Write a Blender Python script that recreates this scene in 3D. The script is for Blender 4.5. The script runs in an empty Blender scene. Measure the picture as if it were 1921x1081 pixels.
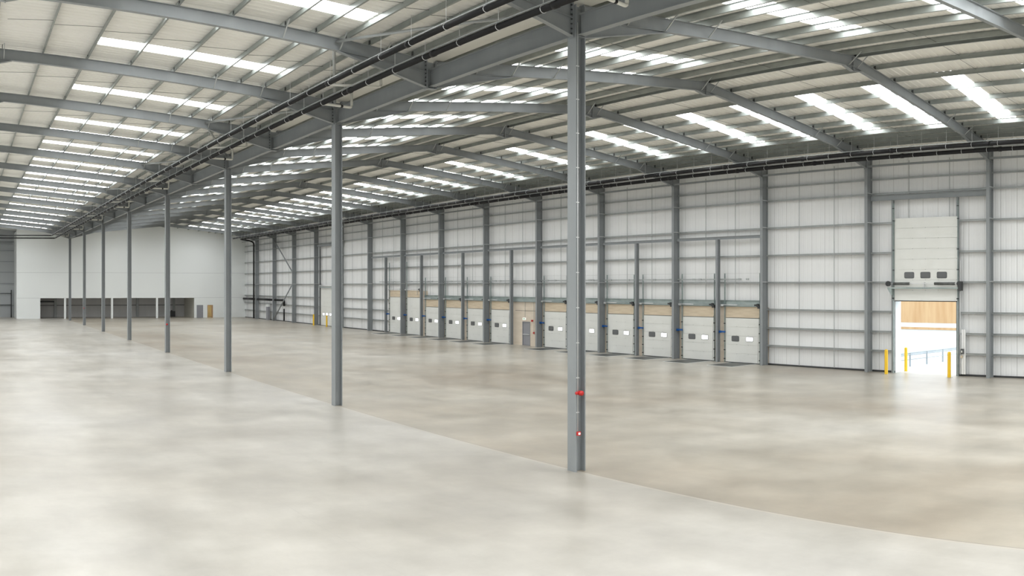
import bpy, bmesh, math, random
from mathutils import Vector, Matrix
random.seed(7)
C = bpy.context.scene.collection
SC = bpy.context.scene
PI = math.pi

# ---------------------------------------------------------------- camera
# stitched panoramic photograph: angle-linear projection, F pixels per radian
F = 1618.14; XV = -64.15; Y0H = 536.2; CAMH = 5.30
cam_d = bpy.data.cameras.new('camera'); cam = bpy.data.objects.new('camera', cam_d); C.objects.link(cam)
cam_d.type = 'PANO'
cam_d.panorama_type = 'EQUIRECTANGULAR'
half = 1921 / 2 / F
cam_d.longitude_min = -half; cam_d.longitude_max = half
cam_d.latitude_max = Y0H / F; cam_d.latitude_min = -(1081 - Y0H) / F
cam_d.clip_start = 0.05; cam_d.clip_end = 1000
yaw = (960.5 - XV) / F
cam.location = (0, 0, CAMH); cam.rotation_euler = (PI / 2, 0, -yaw)
SC.camera = cam

# ---------------------------------------------------------------- world, exposure, sampling
w = bpy.data.worlds.new('world'); SC.world = w; w.use_nodes = True
bg = w.node_tree.nodes['Background']
bg.inputs[0].default_value = (0.80, 0.90, 1.0, 1); bg.inputs[1].default_value = 2.2
SC.view_settings.view_transform = 'Standard'; SC.view_settings.look = 'None'
SC.view_settings.gamma = 1; SC.view_settings.use_curve_mapping = False
SC.view_settings.exposure = 0.76
cy = SC.cycles
cy.use_denoising = True
cy.max_bounces = 7; cy.diffuse_bounces = 5; cy.glossy_bounces = 3; cy.transmission_bounces = 2
cy.sample_clamp_indirect = 6.0; cy.caustics_reflective = False; cy.caustics_refractive = False
cy.use_adaptive_sampling = True; cy.adaptive_threshold = 0.02
ROOFLIGHT = 6.1

# ---------------------------------------------------------------- dimensions (metres)
BAY = 8.0
YF0 = 18.49                      # first frame in view
D = 15.83                        # centre column row
XR = 30.61; XL = 1.20            # ridges
WC = 45.50                       # inner face of wall columns
ZR = 15.045; SL = 0.105          # rafter top at ridge, slope
RD = 0.457                       # rafter depth
ZH = 12.50                       # underside of haunches
XW = 46.30                       # wall liner
XLW = -13.45
YB = -21.5; YE = 144.5; YO = 137.5
XO = 8.10                        # left corner of the white office block
SH = 0.26                        # sheet above rafter top
def fy(k): return YF0 + BAY * k
def ztop(x, ridge=None):
    if ridge is None: ridge = XR if x >= D else XL
    return ZR - SL * abs(x - ridge)
OFF = [0.28, 1.92, 3.72, 5.5, 7.3, 9.1, 10.2, 11.3, 12.2, 13.05, 13.9]

# ---------------------------------------------------------------- materials
def mat(name, col, rough=0.5, metal=0.0, spec=0.5, emit=None, es=0.0):
    m = bpy.data.materials.new(name); m.use_nodes = True
    b = m.node_tree.nodes['Principled BSDF']
    b.inputs['Base Color'].default_value = (*col, 1); b.inputs['Roughness'].default_value = rough
    b.inputs['Metallic'].default_value = metal; b.inputs['Specular IOR Level'].default_value = spec
    if emit:
        b.inputs['Emission Color'].default_value = (*emit, 1); b.inputs['Emission Strength'].default_value = es
    return m
def N(m, t, **kw):
    n = m.node_tree.nodes.new(t)
    for k, v in kw.items(): setattr(n, k, v)
    return n
def L(m, a, b): m.node_tree.links.new(a, b)
def bsdf(m): return m.node_tree.nodes['Principled BSDF']
def mottle(m, c1, c2, scale=(1, 1, 1), detail=4, lo=0.3, hi=0.7, noise=1.0):
    """object-space noise between two close colours of the same surface"""
    tc = N(m, 'ShaderNodeTexCoord'); mp = N(m, 'ShaderNodeMapping'); mp.inputs['Scale'].default_value = scale
    ns = N(m, 'ShaderNodeTexNoise'); ns.inputs['Scale'].default_value = noise; ns.inputs['Detail'].default_value = detail
    cr = N(m, 'ShaderNodeValToRGB')
    cr.color_ramp.elements[0].position = lo; cr.color_ramp.elements[1].position = hi
    cr.color_ramp.elements[0].color = (*c1, 1); cr.color_ramp.elements[1].color = (*c2, 1)
    L(m, tc.outputs['Object'], mp.inputs['Vector']); L(m, mp.outputs['Vector'], ns.inputs['Vector'])
    L(m, ns.outputs['Fac'], cr.inputs['Fac']); L(m, cr.outputs['Color'], bsdf(m).inputs['Base Color'])
    return cr
M = {}
M['steel'] = mat('grey_painted_steel', (0.24, 0.26, 0.27), 0.45, 0.0, 0.5)
mottle(M['steel'], (0.25, 0.27, 0.28), (0.28, 0.30, 0.31), (1, 1, .3), 3, noise=2.0)
M['galv'] = mat('galvanised_steel', (0.42, 0.44, 0.43), 0.42, 0.35, 0.5)
mottle(M['galv'], (0.27, 0.295, 0.28), (0.35, 0.375, 0.36), (1, .5, 1), 5, noise=3.0)
M['rail'] = mat('galvanised_rail', (0.36, 0.38, 0.38), 0.45, 0.2, 0.5)
mottle(M['rail'], (0.36, 0.38, 0.38), (0.44, 0.46, 0.46), (1, 1, 1), 4, noise=2.0)
M['greensteel'] = mat('green_grey_galvanised_steel', (0.33, 0.39, 0.38), 0.4, 0.3, 0.5)
mottle(M['greensteel'], (0.25, 0.31, 0.31), (0.42, 0.48, 0.47), (1, 1, 2), 4, noise=1.2)
M['darksteel'] = mat('dark_steel', (0.035, 0.038, 0.04), 0.45)
M['pipe'] = mat('black_plastic_pipe', (0.010, 0.010, 0.011), 0.5, spec=0.3)
M['bracket'] = mat('bright_zinc', (0.75, 0.76, 0.77), 0.35, 0.3)
M['pale'] = mat('pale_plastic_pipe', (0.72, 0.72, 0.67), 0.5)
M['liner'] = mat('white_liner_sheet', (0.80, 0.79, 0.755), 0.45)
M['roof'] = mat('white_roof_liner', (0.82, 0.81, 0.77), 0.5)
mottle(M['roof'], (0.86, 0.855, 0.81), (0.90, 0.895, 0.855), (.05, 1.0, 1), 3, noise=1.0)
M['door'] = mat('white_door_panel', (0.76, 0.77, 0.74), 0.42)
mottle(M['door'], (0.74, 0.75, 0.72), (0.78, 0.79, 0.765), (1, 1, 1), 3, noise=1.0)
M['white'] = mat('white_painted_panel', (0.80, 0.815, 0.80), 0.6)
mottle(M['white'], (0.80, 0.83, 0.825), (0.83, 0.86, 0.855), (.1, 1, .1), 2, noise=1.0)
M['beige'] = mat('beige_precast_concrete', (0.62, 0.53, 0.42), 0.75)
mottle(M['beige'], (0.63, 0.55, 0.45), (0.71, 0.63, 0.53), (1, .5, 2.2), 6, noise=1.4)
M['timber'] = mat('beige_board', (0.60, 0.46, 0.31), 0.7)
mottle(M['timber'], (0.56, 0.46, 0.33), (0.70, 0.60, 0.46), (1, .5, 5), 6, noise=1.3)
M['joint'] = mat('dark_joint', (0.10, 0.10, 0.095), 0.8)
M['frame'] = mat('dark_grey_window_frame', (0.09, 0.095, 0.10), 0.4)
M['darkpane'] = mat('dark_pane', (0.13, 0.135, 0.14), 0.12)
M['lit'] = mat('daylit_pane', (0.9, 0.9, 0.9), 0.3, emit=(0.97, 0.98, 1.0), es=1.7)
M['skylight'] = mat('daylit_rooflight_sheet', (0.5, 0.5, 0.5), 0.4, emit=(0.965, 0.985, 1.0), es=ROOFLIGHT)
M['yellow'] = mat('yellow_paint', (0.88, 0.56, 0.03), 0.4)
M['blue'] = mat('blue_plastic', (0.01, 0.10, 0.36), 0.4)
M['red'] = mat('red_plastic', (0.55, 0.015, 0.015), 0.3)
M['plate'] = mat('leveller_chequer_plate', (0.10, 0.105, 0.10), 0.5, 0.3)
mottle(M['plate'], (0.07, 0.075, 0.07), (0.15, 0.155, 0.15), (1, 1, 1), 4, noise=3)
M['greydoor'] = mat('grey_painted_door', (0.27, 0.275, 0.30), 0.45)
M['darkwall'] = mat('grey_cladding', (0.17, 0.165, 0.165), 0.6)
mottle(M['darkwall'], (0.56, 0.56, 0.57), (0.62, 0.615, 0.62), (1, 1, .3), 3, noise=1)
M['greyclad'] = mat('mid_grey_cladding', (0.40, 0.42, 0.43), 0.5)
M['exit'] = mat('lit_exit_sign', (0.9, 0.9, 0.88), 0.4, emit=(1, 1, .95), es=.2)
M['green'] = mat('exit_green', (0.02, 0.35, 0.12), 0.4)
M['wood'] = mat('oak_door_frame', (0.42, 0.27, 0.15), 0.5)
M['lamp'] = mat('warm_ceiling_lamp', (1, .9, .7), 0.4, emit=(1.0, 0.90, 0.70), es=7)
M['tarmac'] = mat('pale_yard_concrete', (0.62, 0.62, 0.61), 0.85)
M['fence'] = mat('timber_cladding', (0.80, 0.50, 0.22), 0.8)
mottle(M['fence'], (0.42, 0.245, 0.11), (0.50, 0.33, 0.17), (1, 2.2, .25), 5, noise=1.0)

def liner_material(m, axis='Y', period=1.0):
    """fine sheet-joint lines across the sheet"""
    tc = N(m, 'ShaderNodeTexCoord'); sp = N(m, 'ShaderNodeSeparateXYZ'); L(m, tc.outputs['Object'], sp.inputs[0])
    mo = N(m, 'ShaderNodeMath', operation='PINGPONG'); mo.inputs[1].default_value = period / 2
    L(m, sp.outputs[axis], mo.inputs[0])
    lt = N(m, 'ShaderNodeMath', operation='LESS_THAN'); lt.inputs[1].default_value = 0.012; L(m, mo.outputs[0], lt.inputs[0])
    mx = N(m, 'ShaderNodeMixRGB'); mx.inputs[1].default_value = (0.82, 0.83, 0.835, 1); mx.inputs[2].default_value = (0.50, 0.50, 0.49, 1)
    L(m, lt.outputs[0], mx.inputs[0]); L(m, mx.outputs[0], bsdf(m).inputs['Base Color'])
liner_material(M['liner'])

# polished concrete floor
m = M['floor'] = mat('polished_concrete', (0.6, 0.57, 0.52), 0.3, spec=0.5)
tc = N(m, 'ShaderNodeTexCoord'); sp = N(m, 'ShaderNodeSeparateXYZ'); L(m, tc.outputs['Object'], sp.inputs[0])
def fnoise(scale, mp, detail=5, rough=0.55, dist=0.0):
    a = N(m, 'ShaderNodeMapping'); a.inputs['Scale'].default_value = mp; L(m, tc.outputs['Object'], a.inputs['Vector'])
    n = N(m, 'ShaderNodeTexNoise'); n.inputs['Scale'].default_value = scale; n.inputs['Detail'].default_value = detail
    n.inputs['Roughness'].default_value = rough; n.inputs['Distortion'].default_value = dist
    L(m, a.outputs['Vector'], n.inputs['Vector']); return n
def ramp(inp, stops):
    r = N(m, 'ShaderNodeValToRGB'); L(m, inp, r.inputs['Fac'])
    while len(r.color_ramp.elements) < len(stops): r.color_ramp.elements.new(0.5)
    for e, (p, c) in zip(r.color_ramp.elements, stops): e.position = p; e.color = (*c, 1) if len(c) == 3 else c
    return r
def mix(f, a, b, mode='MIX'):
    x = N(m, 'ShaderNodeMixRGB', blend_type=mode)
    for s, v in ((0, f), (1, a), (2, b)):
        if isinstance(v, (int, float)): x.inputs[s].default_value = v
        elif isinstance(v, tuple): x.inputs[s].default_value = (*v, 1)
        else: L(m, v, x.inputs[s])
    return x
big = fnoise(0.085, (1, 1, 1), 4, 0.55, 0.0)
mid = fnoise(0.40, (1.0, 1.0, 1), 5, 0.55, 0.0)
stk = fnoise(0.6, (1.0, .35, 1), 6, 0.6, 0.0)
fine = fnoise(1.3, (1, 1, 1), 9, 0.68)
cl = ramp(big.outputs['Fac'], [(0.25, (0.52, 0.48, 0.415)), (0.5, (0.69, 0.66, 0.605)), (0.75, (0.79, 0.77, 0.735))])
cr_ = ramp(big.outputs['Fac'], [(0.25, (0.44, 0.365, 0.28)), (0.5, (0.66, 0.615, 0.535)), (0.75, (0.79, 0.765, 0.705))])
side = N(m, 'ShaderNodeMath', operation='GREATER_THAN'); side.inputs[1].default_value = D; L(m, sp.outputs['X'], side.inputs[0])
base = mix(side.outputs[0], cl.outputs[0], cr_.outputs[0])
mm = ramp(mid.outputs['Fac'], [(0.2, (0.58, 0.57, 0.55)), (0.78, (1.0, 1.0, 1.0))])
b2 = mix(0.9, base.outputs[0], mm.outputs[0], 'MULTIPLY')
ms = ramp(stk.outputs['Fac'], [(0.15, (0.72, 0.72, 0.71)), (0.85, (1.0, 1.0, 1.0))])
b3 = mix(0.9, b2.outputs[0], ms.outputs[0], 'MULTIPLY')
mf = ramp(fine.outputs['Fac'], [(0.15, (0.80, 0.80, 0.79)), (0.85, (1.0, 1.0, 1.0))])
b4 = mix(0.8, b3.outputs[0], mf.outputs[0], 'MULTIPLY')
lane = fnoise(0.30, (1.0, 0.07, 1), 3, 0.5, 0.0)
ml = ramp(lane.outputs['Fac'], [(0.25, (0.78, 0.77, 0.75)), (0.72, (1.0, 1.0, 1.0))])
b4 = mix(0.6, b4.outputs[0], ml.outputs[0], 'MULTIPLY')
# browner pour along the right of the column-row joint
mr = N(m, 'ShaderNodeMapRange', interpolation_type='SMOOTHSTEP'); mr.inputs[1].default_value = D; mr.inputs[2].default_value = D + 13
mr.inputs[3].default_value = 1; mr.inputs[4].default_value = 0; L(m, sp.outputs['X'], mr.inputs[0])
mk = N(m, 'ShaderNodeMath', operation='MULTIPLY'); L(m, mr.outputs[0], mk.inputs[0]); L(m, side.outputs[0], mk.inputs[1])
mk2 = N(m, 'ShaderNodeMath', operation='MULTIPLY'); L(m, mk.outputs[0], mk2.inputs[0]); mk2.inputs[1].default_value = 0.5
b4 = mix(mk2.outputs[0], b4.outputs[0], (0.76, 0.70, 0.61), 'MULTIPLY')
def jline(coord, pos, wd):
    s = N(m, 'ShaderNodeMath', operation='SUBTRACT'); L(m, sp.outputs[coord], s.inputs[0]); s.inputs[1].default_value = pos
    a = N(m, 'ShaderNodeMath', operation='ABSOLUTE'); L(m, s.outputs[0], a.inputs[0])
    l = N(m, 'ShaderNodeMath', operation='LESS_THAN'); L(m, a.outputs[0], l.inputs[0]); l.inputs[1].default_value = wd; return l
j1 = jline('X', D + 0.02, 0.012); j2 = jline('X', D - 0.03, 0.05)
j3 = N(m, 'ShaderNodeMath', operation='MULTIPLY'); L(m, j2.outputs[0], j3.inputs[0]); j3.inputs[1].default_value = 0.3
b5 = mix(j3.outputs[0], b4.outputs[0], (0.55, 0.48, 0.39))
b6 = mix(j1.outputs[0], b5.outputs[0], (0.22, 0.20, 0.17))
pj = N(m, 'ShaderNodeMath', operation='PINGPONG'); pj.inputs[1].default_value = 3.7; L(m, sp.outputs['X'], pj.inputs[0])
pl = N(m, 'ShaderNodeMath', operation='LESS_THAN'); pl.inputs[1].default_value = 0.008; L(m, pj.outputs[0], pl.inputs[0])
ph = N(m, 'ShaderNodeMath', operation='MULTIPLY'); ph.inputs[1].default_value = 0.35; L(m, pl.outputs[0], ph.inputs[0])
b7 = mix(ph.outputs[0], b6.outputs[0], (0.35, 0.33, 0.30))
L(m, b7.outputs[0], bsdf(m).inputs['Base Color'])
rr = ramp(mid.outputs['Fac'], [(0.25, (0.28, 0.28, 0.28)), (0.75, (0.36, 0.36, 0.36))])
L(m, rr.outputs[0], bsdf(m).inputs['Roughness'])
bp = N(m, 'ShaderNodeBump'); bp.inputs['Strength'].default_value = 0.06; bp.inputs['Distance'].default_value = 0.02
L(m, mid.outputs['Fac'], bp.inputs['Height']); L(m, bp.outputs[0], bsdf(m).inputs['Normal'])

# ---------------------------------------------------------------- mesh helpers
class MB:
    def __init__(s): s.v = []; s.f = []
    def poly(s, pts, faces):
        n = len(s.v); s.v += [tuple(p) for p in pts]; s.f += [tuple(i + n for i in f) for f in faces]; return s
    def box(s, x0, x1, y0, y1, z0, z1):
        p = [(x, y, z) for x in (x0, x1) for y in (y0, y1) for z in (z0, z1)]
        return s.poly(p, [(0, 1, 3, 2), (4, 6, 7, 5), (0, 4, 5, 1), (2, 3, 7, 6), (0, 2, 6, 4), (1, 5, 7, 3)])
    def prism(s, prof, a, b, fn):
        """profile of 2-D points swept from a to b; fn(u, v, t) -> xyz"""
        n = len(prof); p = [fn(u, v, a) for u, v in prof] + [fn(u, v, b) for u, v in prof]
        return s.poly(p, [tuple(range(n))[::-1], tuple(range(n, 2 * n))] + [(i, (i + 1) % n, n + (i + 1) % n, n + i) for i in range(n)])
    def hexa(s, lo, hi):
        """lo, hi: four corners each, same winding"""
        return s.poly(list(lo) + list(hi), [(3, 2, 1, 0), (4, 5, 6, 7)] + [(i, (i + 1) % 4, 4 + (i + 1) % 4, 4 + i) for i in range(4)])
    def tube(s, pts, r, n=10, cap=True):
        pts = [Vector(p) for p in pts]; rings = []; base = len(s.v)
        for i, p in enumerate(pts):
            d = (pts[min(i + 1, len(pts) - 1)] - pts[max(i - 1, 0)]).normalized()
            up = Vector((0, 0, 1)) if abs(d.z) < 0.95 else Vector((1, 0, 0))
            a = d.cross(up).normalized(); b = a.cross(d).normalized()
            for j in range(n):
                t = 2 * PI * j / n; s.v.append(tuple(p + a * r * math.cos(t) + b * r * math.sin(t)))
        for i in range(len(pts) - 1):
            for j in range(n):
                q = base + i * n
                s.f.append((q + j, q + (j + 1) % n, q + n + (j + 1) % n, q + n + j))
        if cap:
            s.f.append(tuple(base + j for j in range(n))[::-1]); q = base + (len(pts) - 1) * n
            s.f.append(tuple(q + j for j in range(n)))
        return s
    def mesh(s, name, m, smooth=False):
        me = bpy.data.meshes.new(name); me.from_pydata(s.v, [], s.f); me.materials.append(m)
        bm = bmesh.new(); bm.from_mesh(me); bmesh.ops.recalc_face_normals(bm, faces=bm.faces); bm.to_mesh(me); bm.free()
        if smooth:
            for p in me.polygons: p.use_smooth = True
        return me
    def build(s, name, m, parent=None, smooth=False, loc=(0, 0, 0)):
        o = bpy.data.objects.new(name, s.mesh(name, m, smooth)); C.objects.link(o); o.location = loc
        if parent: o.parent = parent
        return o
def tag(o, label=None, cat=None, group=None, kind=None):
    if label: o['label'] = label
    if cat: o['category'] = cat
    if group: o['group'] = group
    if kind: o['kind'] = kind
    return o
def empty(name, loc=(0, 0, 0), label=None, cat=None, group=None, kind=None):
    o = bpy.data.objects.new(name, None); C.objects.link(o); o.location = loc; o.empty_display_size = 0.2
    return tag(o, label, cat, group, kind)
def inst(name, me, parent=None, loc=(0, 0, 0)):
    o = bpy.data.objects.new(name, me); C.objects.link(o); o.location = loc
    if parent: o.parent = parent
    return o
def copy_tree(o, loc=None, parent=None):
    c = o.copy(); C.objects.link(c)
    if parent: c.parent = parent
    if loc is not None: c.location = loc
    for ch in list(o.children): copy_tree(ch, None, c)
    return c
def struct(o, label=None):
    o['kind'] = 'structure'
    if label: o['label'] = label
    return o
def arc(c, p0, p1, n=5):
    """quadratic bend from p0 to p1 about corner c"""
    c, p0, p1 = Vector(c), Vector(p0), Vector(p1)
    return [tuple((1 - t) ** 2 * p0 + 2 * t * (1 - t) * c + t * t * p1) for t in [i / n for i in range(n + 1)]]
def bend(pts, r=0.25):
    out = [pts[0]]
    for i in range(1, len(pts) - 1):
        a, b, c = Vector(pts[i - 1]), Vector(pts[i]), Vector(pts[i + 1])
        p0 = b + (a - b).normalized() * r; p1 = b + (c - b).normalized() * r
        out += arc(b, p0, p1)
    return out + [pts[-1]]
ORD = ['first', 'second', 'third', 'fourth', 'fifth', 'sixth', 'seventh', 'eighth', 'ninth', 'tenth', 'eleventh',
       'twelfth', 'thirteenth', 'fourteenth', 'fifteenth', 'sixteenth', 'seventeenth', 'eighteenth', 'nineteenth', 'twentieth', 'twenty-first']

# ---------------------------------------------------------------- floor
struct(MB().box(XLW - .3, XW + .5, YB - .3, YE + .3, -0.3, 0).build('floor', M['floor']))

# ---------------------------------------------------------------- roof sheets with rooflights
def ribbed(fn, y0, y1, spans, period=0.333, dz=0.035, top=0.06, hole=None):
    """trapezoidal ribs along Y; spans(y_mid) -> list of (x0, x1); fn(x, y, d) -> xyz"""
    mb = MB(); y = y0
    while y < y1 - 1e-6:
        ys = [(y, 0), (y + period * .62, 0), (y + period * .72, 1), (y + period * .90, 1), (y + period, 0)]
        for (ya, da), (yb, db) in zip(ys, ys[1:]):
            for x0, x1 in spans(0.5 * (ya + yb)):
                mb.poly([fn(x0, ya, da * dz), fn(x1, ya, da * dz), fn(x1, yb, db * dz), fn(x0, yb, db * dz)], [(0, 1, 2, 3)])
        y += period
    return mb
def light_rows(si):
    out = []
    for k in range(-5, 15):
        for a, b in ROWS[si]:
            if si == 0 or k < -1: b = a + 1.9       # strips out of view widened beyond the real ones to add light to the hall
            out.append((k, fy(k) + a, fy(k) + b))
    return [r for r in out if r[2] < fy(14) + 3 and r[1] > YB]
ROWS = [((1.15, 1.95), (5.45, 6.4)), ((1.15, 1.92), (5.45, 6.4)), ((.70, 1.6), (5.25, 6.25)), ((1.05, 2.1), (4.95, 6.0))]
nwin = 0
slopes = [(XL, -1, XL - XLW), (XL, 1, D - XL), (XR, -1, XR - D), (XR, 1, XW - XR)]
for si, (rx, sg, ln) in enumerate(slopes):
    LR = light_rows(si)
    def fn(x, y, d, rx=rx, sg=sg): return (rx + sg * x, y, ZR + SH - SL * x + d)
    def spans(ym):
        for _, a, b in LR:
            if a - .02 < ym < b + .02: return [(0, 3.86), (11.22, ln + .1)]
        return [(0, ln + .1)]
    struct(ribbed(fn, YB, YE, spans).build('ceiling', M['roof']))
    for _, a, b in LR:
        nwin += 1
        q = MB()
        x0, x1 = 3.86, 11.24
        n = 6
        for i in range(n):
            ya = a + (b - a) * i / n; yb = a + (b - a) * (i + 1) / n
            za, zb = (0.0, 0.02) if i % 2 == 0 else (0.02, 0.0)
            q.poly([fn(x0, ya, za), fn(x1, ya, za), fn(x1, yb, zb), fn(x0, yb, zb)], [(0, 1, 2, 3)])
        struct(q.build('window_%d' % nwin, M['skylight']), 'long translucent rooflight strip glowing with daylight')
# weather cap above the whole roof so no sky leaks through rib ends
for nm, x0, x1, za, zb in (('ceiling', XLW - .3, XL, ztop(XLW, XL) + .45, ZR + .45), ('ceiling', XL, D, ZR + .45, ztop(D, XL) + .45),
                           ('ceiling', D, XR, ztop(D, XR) + .45, ZR + .45), ('ceiling', XR, XW + .4, ZR + .45, ztop(XW, XR) + .45)):
    struct(MB().poly([(x0, YB - .3, za), (x1, YB - .3, zb), (x1, YE + .3, zb), (x0, YE + .3, za)], [(0, 1, 2, 3)]).build(nm, M['roof']))

# ---------------------------------------------------------------- purlins
def zsec(mb, x, z0, z1, y0, y1, sg, t=0.006, fl=0.07):
    mb.box(x - t / 2, x + t / 2, y0, y1, z0, z1)
    mb.box(*(sorted((x, x + sg * fl))), y0, y1, z1 - t, z1)
    mb.box(*(sorted((x, x - sg * fl))), y0, y1, z0, z0 + t)
    return mb
slope_name = ['far-left roof slope', 'left roof slope', 'middle roof slope', 'right roof slope']
for si, (rx, sg, ln) in enumerate(slopes):
    for i, o_ in enumerate(OFF):
        if (si == 0 and i > 4) or (si == 1 and i == 0): continue
        x = rx + sg * o_; z = ZR - SL * o_ + 0.012
        mb = zsec(MB(), x, z, z + 0.236, YB, YO - .06, sg)
        tag(mb.build('purlin', M['galv']), 'galvanised purlin, %s down from the ridge, %s' % (ORD[i], slope_name[si]), 'roof purlin')
# ridge trim under each apex and thin sag rods between purlins
for rx, nm in ((XL, 'left'), (XR, 'right')):
    struct(MB().box(rx - .22 if nm == 'left' else rx - .05, rx - .02 if nm == 'left' else rx + .22, YB, YO - .06, ZR + .205, ZR + .215).build('trim_%d' % (1 if nm == 'left' else 2), M['rail']))
for si, (rx, sg, ln) in enumerate(slopes):
    if si == 0: continue
    for k in range(-1, 14):
        mb = MB(); y = fy(k) + 4.0
        for a, b in zip(OFF[:-1], OFF[1:]):
            if b - a > 1.3 or True:
                mb.tube([(rx + sg * a, y, ZR - SL * a + .04), (rx + sg * b, y, ZR - SL * b + .20)], 0.008, 4, False)
        tag(mb.build('sag_rod', M['darksteel']), 'thin dark sag rod line between purlins, %s bay, %s' % (ORD[k + 1], slope_name[si]), 'sag rod')

# ---------------------------------------------------------------- rafters
def isec_rafter(rx, sg, x_end):
    """I-section rafter from ridge to x_end (distance), web plane at y=0"""
    mb = MB(); fw = 0.19; tf = 0.016; tw = 0.010
    c = math.sqrt(1 + SL * SL)
    def P(d, y, dz): return (rx + sg * d, y, ZR - SL * d - dz)
    for (y0, y1, a, b) in ((-fw / 2, fw / 2, 0, tf), (-fw / 2, fw / 2, RD - tf, RD), (-tw / 2, tw / 2, tf, RD - tf)):
        mb.hexa([P(0, y0, b), P(0, y1, b), P(0, y1, a), P(0, y0, a)], [P(x_end, y0, b), P(x_end, y1, b), P(x_end, y1, a), P(x_end, y0, a)])
    return mb
def haunch(rx, sg, x_end, length=3.5):
    mb = MB(); fw = 0.18; tf = 0.016; tw = 0.010; x0 = x_end - length
    def Q(d, y, z): return (rx + sg * d, y, z)
    zb0 = ZR - SL * x0 - RD; zt1 = ZR - SL * x_end - RD
    mb.hexa([Q(x0, -tw / 2, zb0 - .02), Q(x0, tw / 2, zb0 - .02), Q(x0, tw / 2, zb0 + .0), Q(x0, -tw / 2, zb0 + .0)],
            [Q(x_end, -tw / 2, ZH), Q(x_end, tw / 2, ZH), Q(x_end, tw / 2, zt1), Q(x_end, -tw / 2, zt1)])
    mb.hexa([Q(x0, -fw / 2, zb0 - .02), Q(x0, fw / 2, zb0 - .02), Q(x0, fw / 2, zb0), Q(x0, -fw / 2, zb0)],
            [Q(x_end, -fw / 2, ZH), Q(x_end, fw / 2, ZH), Q(x_end, fw / 2, ZH + tf), Q(x_end, -fw / 2, ZH + tf)])
    return mb
def apex(rx, sg):
    mb = MB(); fw = .18
    zb = ZR - .675
    def Q(d, y, z): return (rx + sg * d, y, z)
    z1 = ZR - SL * .65 - RD
    mb.hexa([Q(0, -.005, zb), Q(0, .005, zb), Q(0, .005, ZR - RD), Q(0, -.005, ZR - RD)], [Q(.65, -.005, z1 - .01), Q(.65, .005, z1 - .01), Q(.65, .005, z1), Q(.65, -.005, z1)])
    mb.hexa([Q(0, -fw / 2, zb), Q(0, fw / 2, zb), Q(0, fw / 2, zb + .015), Q(0, -fw / 2, zb + .015)], [Q(.65, -fw / 2, z1 - .015), Q(.65, fw / 2, z1 - .015), Q(.65, fw / 2, z1), Q(.65, -fw / 2, z1)])
    return mb
def endplate(x, z0, z1, w_=.2):
    mb = MB().box(x - .012, x + .012, -w_ / 2, w_ / 2, z0, z1)
    return mb
BOLT = MB().box(-.035, .035, -.018, .018, -.018, .018).mesh('bolt', M['darksteel'])
def bolts(x, z0, z1, n):
    return [(x, y, z0 + (z1 - z0) * (i + .5) / n) for i in range(n) for y in (-.06, .06)]
def flybrace(rx, sg, d):
    mb = MB(); x = rx + sg * d; zb = ZR - SL * d - RD + .03; zt = ZR - SL * d + .10
    mb.poly([(x - .02, -.02, zb), (x + .02, -.02, zb), (x + .02, -.62, zt), (x - .02, -.62, zt),
             (x - .02, -.03, zb - .03), (x + .02, -.03, zb - .03), (x + .02, -.65, zt - .01), (x - .02, -.65, zt - .01)],
            [(0, 1, 2, 3), (4, 5, 6, 7), (0, 1, 5, 4), (2, 3, 7, 6), (0, 3, 7, 4), (1, 2, 6, 5)])
    return mb
def cleat(rx, sg, d):
    x = rx + sg * d; z = ZR - SL * d
    return MB().box(x - .012 - sg * .012, x + .012 - sg * .012, -.05, .05, z, z + .20)
ends = [None, D - .19 - XL, XR - D - .19, WC - .01 - XR]
rn = ['', 'rafter of the left roof slope', 'rafter of the middle roof slope', 'rafter of the right roof slope']
FR = {}
for si in (1, 2, 3):
    rx, sg, ln = slopes[si]; xe = ends[si]
    flyd = [xe - 5.45, xe - 3.4, xe - 1.75, .32] if si != 3 else [xe - 5.7, xe - 3.4, xe - 1.2, .32]
    FR[si] = dict(r=isec_rafter(rx, sg, xe).mesh('rafter', M['steel']), h=haunch(rx, sg, xe).mesh('haunch', M['steel']),
                  a=apex(rx, sg).mesh('apex_haunch', M['steel']),
                  p=endplate(rx + sg * .014, ZR - .69, ZR).mesh('apex_plate', M['steel']),
                  q=endplate(rx + sg * (xe - .012), ZH - .05, ztop(rx + sg * xe, rx) + .03, .22).mesh('end_plate', M['steel']),
                  b=bolts(rx + sg * (xe - .03), ZH, ztop(rx + sg * xe, rx), 7),
                  f=[flybrace(rx, sg, d).mesh('fly_brace', M['rail']) for d in flyd],
                  c=[cleat(rx, sg, d).mesh('purlin_cleat', M['darksteel']) for d in OFF])
for k in range(-4, 15):
    for si in (1, 2, 3):
        R_ = FR[si]; loc = (0, fy(k), 0)
        e = inst('rafter', R_['r'], None, loc)
        tag(e, 'grey steel %s, %s' % (rn[si], '%s frame behind the camera' % ORD[-k - 2] if k < -1 else ORD[k + 1] + ' frame from the camera'), 'rafter')
        for nm, key in (('haunch', 'h'), ('apex_haunch', 'a'), ('apex_plate', 'p'), ('end_plate', 'q')): inst(nm, R_[key], e)
        if k < 8:
            if si < 3 and k < 5:
                for q_ in R_['b']: inst('bolt', BOLT, e, q_)
            for f in R_['f']: inst('fly_brace', f, e)
        if k < 10:
            for c_ in R_['c']: inst('purlin_cleat', c_, e)
# left half of the left portal (over the unseen side) - rafters only
me = isec_rafter(XL, -1, XL - XLW - .3).mesh('rafter', M['steel'])
me_a = apex(XL, -1).mesh('apex_haunch', M['steel'])
for k in range(-4, 15):
    o = inst('rafter', me, None, (0, fy(k), 0)); inst('apex_haunch', me_a, o)
    tag(o, 'grey steel rafter beyond the left ridge, frame %s' % (ORD[k + 4]), 'rafter')

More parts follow.
